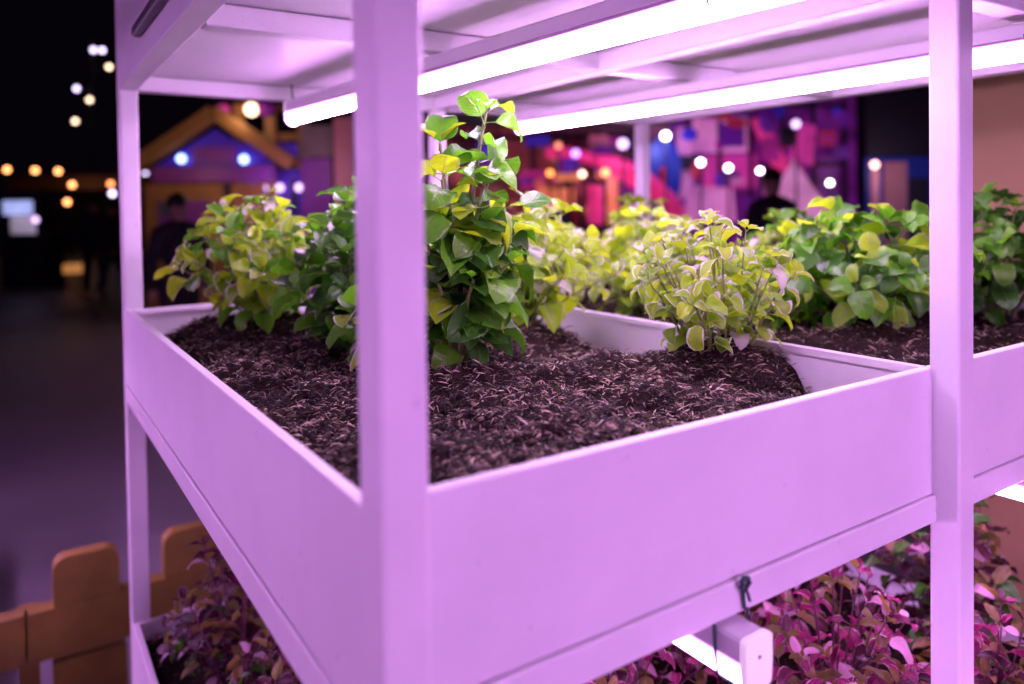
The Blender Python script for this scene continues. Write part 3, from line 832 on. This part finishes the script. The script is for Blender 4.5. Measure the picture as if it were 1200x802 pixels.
# middle: red-brown backdrop, red slide, blue tunnel, orange lamps
bd = thing('backdrop_wall', .7, 12.4, 'red-brown backdrop wall with a teal canopy behind the red slide', 'wall')
pbox(bd, 'panel', M_BACK, -2.4, 1.9, 0, 2.82, 0, .1); pbox(bd, 'canopy', M_TEAL, -2.5, 2.0, 2.84, 3.6, -.3, .2)

fill_light(bd, -.9, 2.1, -1.2, (1, .30, .32), 18); fill_light(bd, .9, 1.9, -1.3, (1, .25, .6), 22)
sl = thing('slide', 1.9, 12, 'curved glowing red tube slide beyond the far back post', 'slide')
pts = [(-1.35+.18*k, -.1, 2.33+.04*math.sin(k*.6)-.0085*k*k*.9) for k in range(13)]
MB().tube(pts, .09, 10).build('upper_tube', E_REDA, sl)
pts = [(-.55+.14*k, -.30, 2.20-.010*k*k) for k in range(10)]
MB().tube(pts, .10, 10).build('lower_tube', E_REDA, sl)
for u in (-.9, -.1, .5): MB().tube([(u, 0, 0), (u, 0, 2.1)], .04, 8).build('leg', M_RED, sl)
tn = thing('blue_tunnel', 2.45, 12.2, 'blue play tunnel panel right of the far back post', 'tunnel')
MB().prism([(.30*math.cos(2*PI*k/16), 2.0+.62*math.sin(2*PI*k/16)) for k in range(16)], 'y', 0, .3).build('shell', M_BLUEP, tn)
pbox(tn, 'leg', M_BLUEP, -.06, .06, 0, 1.4)
fill_light(tn, 0, 2.4, -.8, (.35, .35, 1), 22)
def bulb_thing(name, u, d, z, r, mat, label, group, pole=True):
    t = thing(name, u, d, label, 'light', group)
    pball(t, 'bulb', mat, 0, z, r, 0)
    if pole: MB().tube([(0, 0, 0), (0, 0, z-r*.9)], .018, 6).build('pole', M_DARKB, t)
    return t
G_ = 'coloured playground lights'
bulb_thing('playground_light', .99, 11.6, 2.30, .06, emis('violet_bulb', (.35, .2, 1), 5), 'small violet bulb left of the red slide', G_)
bulb_thing('playground_light', 1.70, 11.5, 2.43, .075, E_LILAC, 'lilac bulb just left of the far back post', G_)
bulb_thing('playground_light', 1.06, 11.3, 1.97, .045, E_WARM, 'small orange-pink bulb at the end of the orange bar', G_)
bulb_thing('playground_light', .59, 11.5, 2.0, .05, emis('dim_orange', (1, .3, .06), 4), 'dim orange bulb left of the orange bar', G_)
bulb_thing('playground_light', 1.43, 11.5, 2.0, .06, emis('dim_orange2', (1, .35, .12), 3.5), 'amber bulb between the orange bar and the back post', G_)
bulb_thing('playground_light', .74, 11.8, 2.44, .05, emis('dim_orange3', (1, .3, .2), 2), 'faint orange bulb above the orange bar', G_)
ob = thing('light_bar', .88, 11.4, 'horizontal glowing orange bar light above the pale plants', 'light')
MB().tube([(-.20, 0, 1.93), (.16, 0, 1.93)], .06, 10).build('bar', E_ORP, ob); pbox(ob, 'post', M_DARKB, -.03, .03, 0, 1.86)
oc = thing('play_cabinet', .75, 11.8, 'orange lit box under the orange bar light', 'box')
pbox(oc, 'box', E_ORP, -.35, .25, 1.45, 1.78, 0, .4); pbox(oc, 'stand', M_DARKB, -.25, .15, 0, 1.44, .05, .35)
mb_ = thing('magenta_panels', 1.45, 11.9, 'magenta and amber upright panels beside the far back post', 'partition')
pbox(mb_, 'panel', E_REDA, -.25, -.02, 1.2, 1.82); pbox(mb_, 'panel', E_ORP, .06, .22, 1.2, 1.98); pbox(mb_, 'panel', E_VIOL, .26, .55, 0, 2.0); pbox(mb_, 'stand', M_DARKB, -.25, .22, 0, 1.19)

# right: violet pavilion
pv = thing('violet_pavilion', 4.0, 12.6, 'violet lit pavilion wall with pink and red panels', 'pavilion')
pbox(pv, 'wall', E_VIOL, -1.75, 1.75, 0, 3.5, 0, .1)  # emission stands in for the violet light thrown on the wall
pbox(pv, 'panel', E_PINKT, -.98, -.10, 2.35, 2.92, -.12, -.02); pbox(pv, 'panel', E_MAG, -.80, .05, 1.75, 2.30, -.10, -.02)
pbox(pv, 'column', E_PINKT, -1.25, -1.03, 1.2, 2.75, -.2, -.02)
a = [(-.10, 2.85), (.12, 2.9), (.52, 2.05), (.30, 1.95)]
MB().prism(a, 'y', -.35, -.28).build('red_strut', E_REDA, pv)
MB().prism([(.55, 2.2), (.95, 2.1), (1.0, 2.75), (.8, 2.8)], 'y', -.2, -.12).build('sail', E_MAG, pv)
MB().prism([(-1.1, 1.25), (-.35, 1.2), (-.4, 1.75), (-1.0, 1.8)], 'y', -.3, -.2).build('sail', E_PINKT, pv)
te = thing('play_tent', 4.4, 11.8, 'pointed pink-white glowing tent behind the person', 'tent')
vs = [(-.55, -.35, 1.1), (.60, -.35, 1.1), (.60, .35, 1.1), (-.55, .35, 1.1), (0, 0, 2.18)]
MB().add(vs, [(0, 1, 4), (1, 2, 4), (2, 3, 4), (3, 0, 4), (3, 2, 1, 0)]).build('roof', emis('lit_tent', (.9, .30, .70), .62, .45), te)
pbox(te, 'skirt', E_PINKT, -.5, .55, .1, 1.095, -.3, .3)
for u, z, r, m_, lb in ((2.35, 2.54, .060, E_WHITE, 'brightest white bulb, touching the far back post'), (2.88, 2.13, .048, E_WHITE, 'white bulb, first right of the far back post at plant-top height'),
                        (3.30, 2.04, .046, E_WHITE, 'white bulb beside the pink column, second in the low row'), (3.78, 1.99, .040, E_WHITE, 'white bulb above the orange glow, third in the low row'),
                        (4.84, 1.79, .040, E_WHITE, 'pinkish white bulb right of the glowing tent'), (4.33, 2.69, .06, E_LILAC, 'lilac bulb high on the violet pavilion')):
    bulb_thing('playground_light', u, 11.5, z, r, m_, lb, G_)
lp = bulb_thing('playground_light', 5.57, 11.6, 2.06, .055, emis('salmon_bulb', (1, .42, .35), 7), 'salmon bulb on a pinkish lamp post left of the blue panel', G_, False)
pbox(lp, 'pole', M_PINKW, -.05, .05, 0, 1.99, -.03, .03)
fill_light(lp, 0, 1.9, -.4, (1, .5, .6), 4)
kb = thing('booth', 6.15, 12, 'blue booth with a beige door and a black upper board', 'booth')
pbox(kb, 'upper_board', M_DARKB, -.5, .75, 2.22, 3.5); pbox(kb, 'wall', M_BLUEP, -.52, .75, 0, 2.2)
pbox(kb, 'door', M_PINKW, -.26, .10, 0, 2.12, -.05, -.002); pbox(kb, 'opening', M_DARKB, .14, .45, 0, 1.86, -.04, -.002)
fill_light(kb, -.1, 1.9, -1.3, (.75, .55, 1), 14)

# climbing frames hung with coloured boards and goods
def clutter(u, d, u0, u1, z0, z1, n, mats, label, seed):
    r = random.Random(seed); t = thing('climbing_frame', u, d, label, 'climbing frame')
    for k in range(int((u1-u0)/.6)+2):
        x = u0+(u1-u0)*k/(int((u1-u0)/.6)+1); pbox(t, 'upright', M_DARKB, x-.03, x+.03, 0, z1+.1, .10, .16)
    for z in (z0, (z0+z1)/2, z1): pbox(t, 'rail', M_DARKB, u0-.03, u1+.03, z-.03, z+.03, .17, .22)
    for k in range(n):
        x = r.uniform(u0, u1-.1); z = r.uniform(z0, z1-.1); w = r.uniform(.10, .42); h = r.uniform(.08, .40); y = -.02*k/n*8-.01
        if k % 2: pbox(t, 'board', r.choice(mats), x, min(u1, x+w), z, min(z1, z+h), y, y+.014)
        else: MB().ball((x, y-.03, z), 1.0, 12, 8, (w*.42, .05, h*.55)).build('balloon', r.choice(mats), t)
    return t
E_M2 = emis('dim_magenta', (.60, .03, .38), .28, .6); E_P2 = emis('dim_purple', (.25, .02, .5), .22, .6); E_R2 = emis('dim_red', (.7, .03, .08), .28, .6)  # boards and balloons glow faintly in place of light falling on them
E_B2 = emis('dim_blue', (.06, .03, .7), .35, .5); E_A2 = emis('dim_amber', (.9, .30, .12), .30, .5); E_K2 = emis('soft_pink', (.9, .20, .6), .40, .6)
clutter(.2, 12.15, -1.5, 1.75, 1.15, 2.62, 34, [M_BACK, M_BACK, E_M2, E_R2, E_A2, E_P2, M_GREY, M_PINKW, E_B2], 'cluttered frame of red and amber boards behind the tall plant', 61)
clutter(3.9, 12.35, -1.5, 1.6, 1.15, 3.1, 40, [E_M2, E_P2, E_P2, M_PURPLE, M_DARKB, E_R2, E_K2, E_B2, E_M2], 'frame of magenta and violet boards right of the far back post', 62)
clutter(-3.3, 10.15, -.9, .35, 1.0, 1.8, 9, [M_HOUSE, M_PURPLE, E_B2, M_DARKB, E_M2, M_DARKB], 'small frame of orange and blue boards before the play tower', 63)

# left: string of orange bulbs over dark stalls, mast lights, kiosk
def far_bulb(u, d, z, r, mat, label, grp):
    bulb_thing('street_light', u, d, z, r, mat, label, grp)
G2 = 'distant street lights'
for u, z, m_, lb in ((-16.65, 2.97, E_ORB, 'far orange street light at the very left edge'), (-15.72, 2.93, E_ORB, 'second orange street light from the left edge'),
                     (-14.96, 2.89, E_ORB, 'third orange street light from the left edge'), (-14.51, 2.44, E_ORB, 'orange street light just below the row of three'),
                     (-14.69, 1.87, E_ORB, 'lowest of the distant orange street lights'), (-13.24, 2.45, emis('red_orange', (1, .3, .1), 5), 'red-orange light touching the left post'),
                     (-13.19, 2.13, E_MAST, 'bluish light touching the left post below the red-orange one')):
    far_bulb(u, 25, z, .085, m_, lb, G2)
ms = thing('light_mast', -16.5, 30, 'tall dark mast carrying several lilac and cream lamps', 'mast')
MB().tube([(0, 0, 0), (0, 0, 8.4)], .07, 8).build('pole', M_DARKB, ms)
for u, z, m_ in ((.11, 7.92, E_MAST), (.46, 7.90, E_MAST), (.71, 7.24, E_MASTW), (-.59, 6.41, E_MAST), (-.09, 5.96, E_MASTW), (-.68, 5.13, E_MASTW)):
    MB().tube([(0, 0, z-.1), (u, 0, z)], .03, 6).build('arm', M_DARKB, ms)
    pball(ms, 'lamp_head', m_, u, z, .085)
far_bulb(-14.5, 30, 2.98, .10, E_MAST, 'lilac light showing right of the back left post', G2)
kk = thing('kiosk', -9.7, 15, 'small kiosk with a pale blue lit sign at the far left', 'kiosk')
pbox(kk, 'sign', emis('kiosk_sign', (.45, .5, 1.0), 1.1, .3), -.36, .20, 1.48, 1.76, -.05, .0); pbox(kk, 'counter', emis('kiosk_counter', (.75, .6, .85), .45, .4), -.25, .22, 1.10, 1.46)
pbox(kk, 'base', M_DARKB, -.45, .45, 0, 1.08, 0, .6); pball(kk, 'lamp', E_LILAC, .30, 1.38, .055); pbox(kk, 'roof', M_DARKB, -.5, .5, 1.78, 1.86, -.2, .6)
st = thing('stall_row', -14.5, 27, 'long dark stall roof under the orange street lights', 'stall')
pbox(st, 'canopy', plain('brown_canvas', (.15, .07, .05), .7), -3.5, 2.5, 2.35, 2.85, 0, 2.0); pbox(st, 'back_wall', M_DARKB, -3.5, 2.5, 0, 2.3, 1.8, 2.0)
fill_light(st, -.6, 2.2, -.8, (1, .5, .25), 6)
ot = thing('orange_stool', -8.2, 14, 'small orange stool on the dark ground at left', 'stool')
pbox(ot, 'seat', emis('lit_orange_seat', (1, .4, .12), .5, .2), -.14, .14, .38, .55, 0, .28)
for sx in (-.11, .11):
    for sy in (.04, .24): MB().tube([(sx, sy, 0), (sx, sy, .38)], .02, 6).build('leg', M_HOUSE, ot)

# ------------------------------------------------------------------ people in the distance
M_SKIN = plain('skin', (.45, .26, .2), .5, .1, 8, .1); M_HAIR = plain('black_hair', (.012, .009, .01), .5, .2, 20, .3)
def skin(name, verts, edges, radii, mat, parent, root=0, lev=1):
    me = bpy.data.meshes.new(name); me.from_pydata(verts, edges, []); me.materials.append(mat)
    o = obj(name, me, None, parent)
    md = o.modifiers.new('Skin', 'SKIN'); sv = me.skin_vertices[0].data if me.skin_vertices else None
    if sv is None:
        bpy.context.view_layer.objects.active = o
        me.attributes  # layer is made by the modifier on first evaluation
    return o, md
def tubes_body(verts, chains, mat, name, parent, n=10):
    mb = MB()
    for ch in chains:
        pts = [Vector(verts[i][:3]) for i in ch]; rr = [verts[i][3] for i in ch]
        P = []; Rr = []
        for k in range(len(pts)-1):
            for q in range(4):
                t = q/4; P.append(pts[k].lerp(pts[k+1], t)); Rr.append(rr[k]*(1-t)+rr[k+1]*t)
        P.append(pts[-1]); Rr.append(rr[-1]); mb.tube(P, Rr, n)
        mb.ball(P[0], Rr[0], n, 6); mb.ball(P[-1], Rr[-1], n, 6)
    o = mb.build(name, mat, parent)
    md = o.modifiers.new('Remesh', 'REMESH'); md.mode = 'VOXEL'; md.voxel_size = .018; md.use_smooth_shade = True
    return o
def person(u, d, face, label, jacket, trousers, hgt=1.7, stride=.12, arm=.1):
    t = thing('person', u, d, label, 'person'); t.rotation_euler = (0, 0, -yaw+face); k = hgt/1.7; t.scale = (k, k, k)
    V = {'pel': (0, 0, .93, .125), 'wst': (0, .0, 1.08, .118), 'che': (0, 0, 1.28, .145), 'nkb': (0, 0, 1.42, .075), 'nk': (0, 0, 1.48, .052), 'hd0': (0, .0, 1.56, .078), 'hd1': (0, .0, 1.62, .088)}
    for s, n in ((-1, 'l'), (1, 'r')):
        V['hip'+n] = (s*.085, 0, .90, .095); V['kn'+n] = (s*.095, s*stride*.5, .50, .062); V['an'+n] = (s*.10, s*stride, .09, .042); V['to'+n] = (s*.115, s*stride-.16, .035, .032)
        V['sh'+n] = (s*.17, 0, 1.37, .062); V['el'+n] = (s*.235, .02, 1.10, .046); V['wr'+n] = (s*.24, -arm, .86, .032); V['hn'+n] = (s*.235, -arm-.03, .78, .030)
    tubes_body(V, [('pel', 'wst', 'che', 'nkb', 'nk', 'hd0', 'hd1')]+[c for n in 'lr' for c in (('hip'+n, 'kn'+n, 'an'+n, 'to'+n), ('nkb', 'sh'+n, 'el'+n, 'wr'+n, 'hn'+n))], M_SKIN, 'body', t)
    J = {q: (v[0], v[1], v[2], v[3]+.016) for q, v in V.items()}
    tubes_body(J, [('pel', 'wst', 'che', 'nkb')]+[('nkb', 'sh'+n, 'el'+n, 'wr'+n) for n in 'lr'], jacket, 'jacket', t)
    tubes_body(J, [('wst', 'pel')]+[('pel', 'hip'+n, 'kn'+n, 'an'+n) for n in 'lr'], trousers, 'trousers', t)
    MB().ball((0, .012, 1.655), .100, 14, 10, (.95, 1.05, 1.0)).build('hair', M_HAIR, t)
    return t
M_CLO = plain('black_cloth', (.02, .016, .025), .8, .3, 6, .2); M_CLO2 = plain('dark_blue_cloth', (.03, .03, .07), .8, .3, 6, .2); M_CLO3 = plain('plum_cloth', (.06, .02, .06), .8, .3, 6, .2)
person(2.62, 7.6, .1, 'person with black hair seen from behind, before the glowing tent', M_CLO, M_CLO2, 1.80)
person(-3.05, 6.9, .5, 'person in dark clothes standing between the left post and the play house', M_CLO, M_CLO, 1.62, .2)
person(-7.75, 14, .3, 'person in black walking on the dark ground left of the rack', M_CLO2, M_CLO, 1.72, .25)
person(-7.2, 13.6, -.6, 'second walker in plum jacket, nearest the left post', M_CLO3, M_CLO2, 1.66, .2)
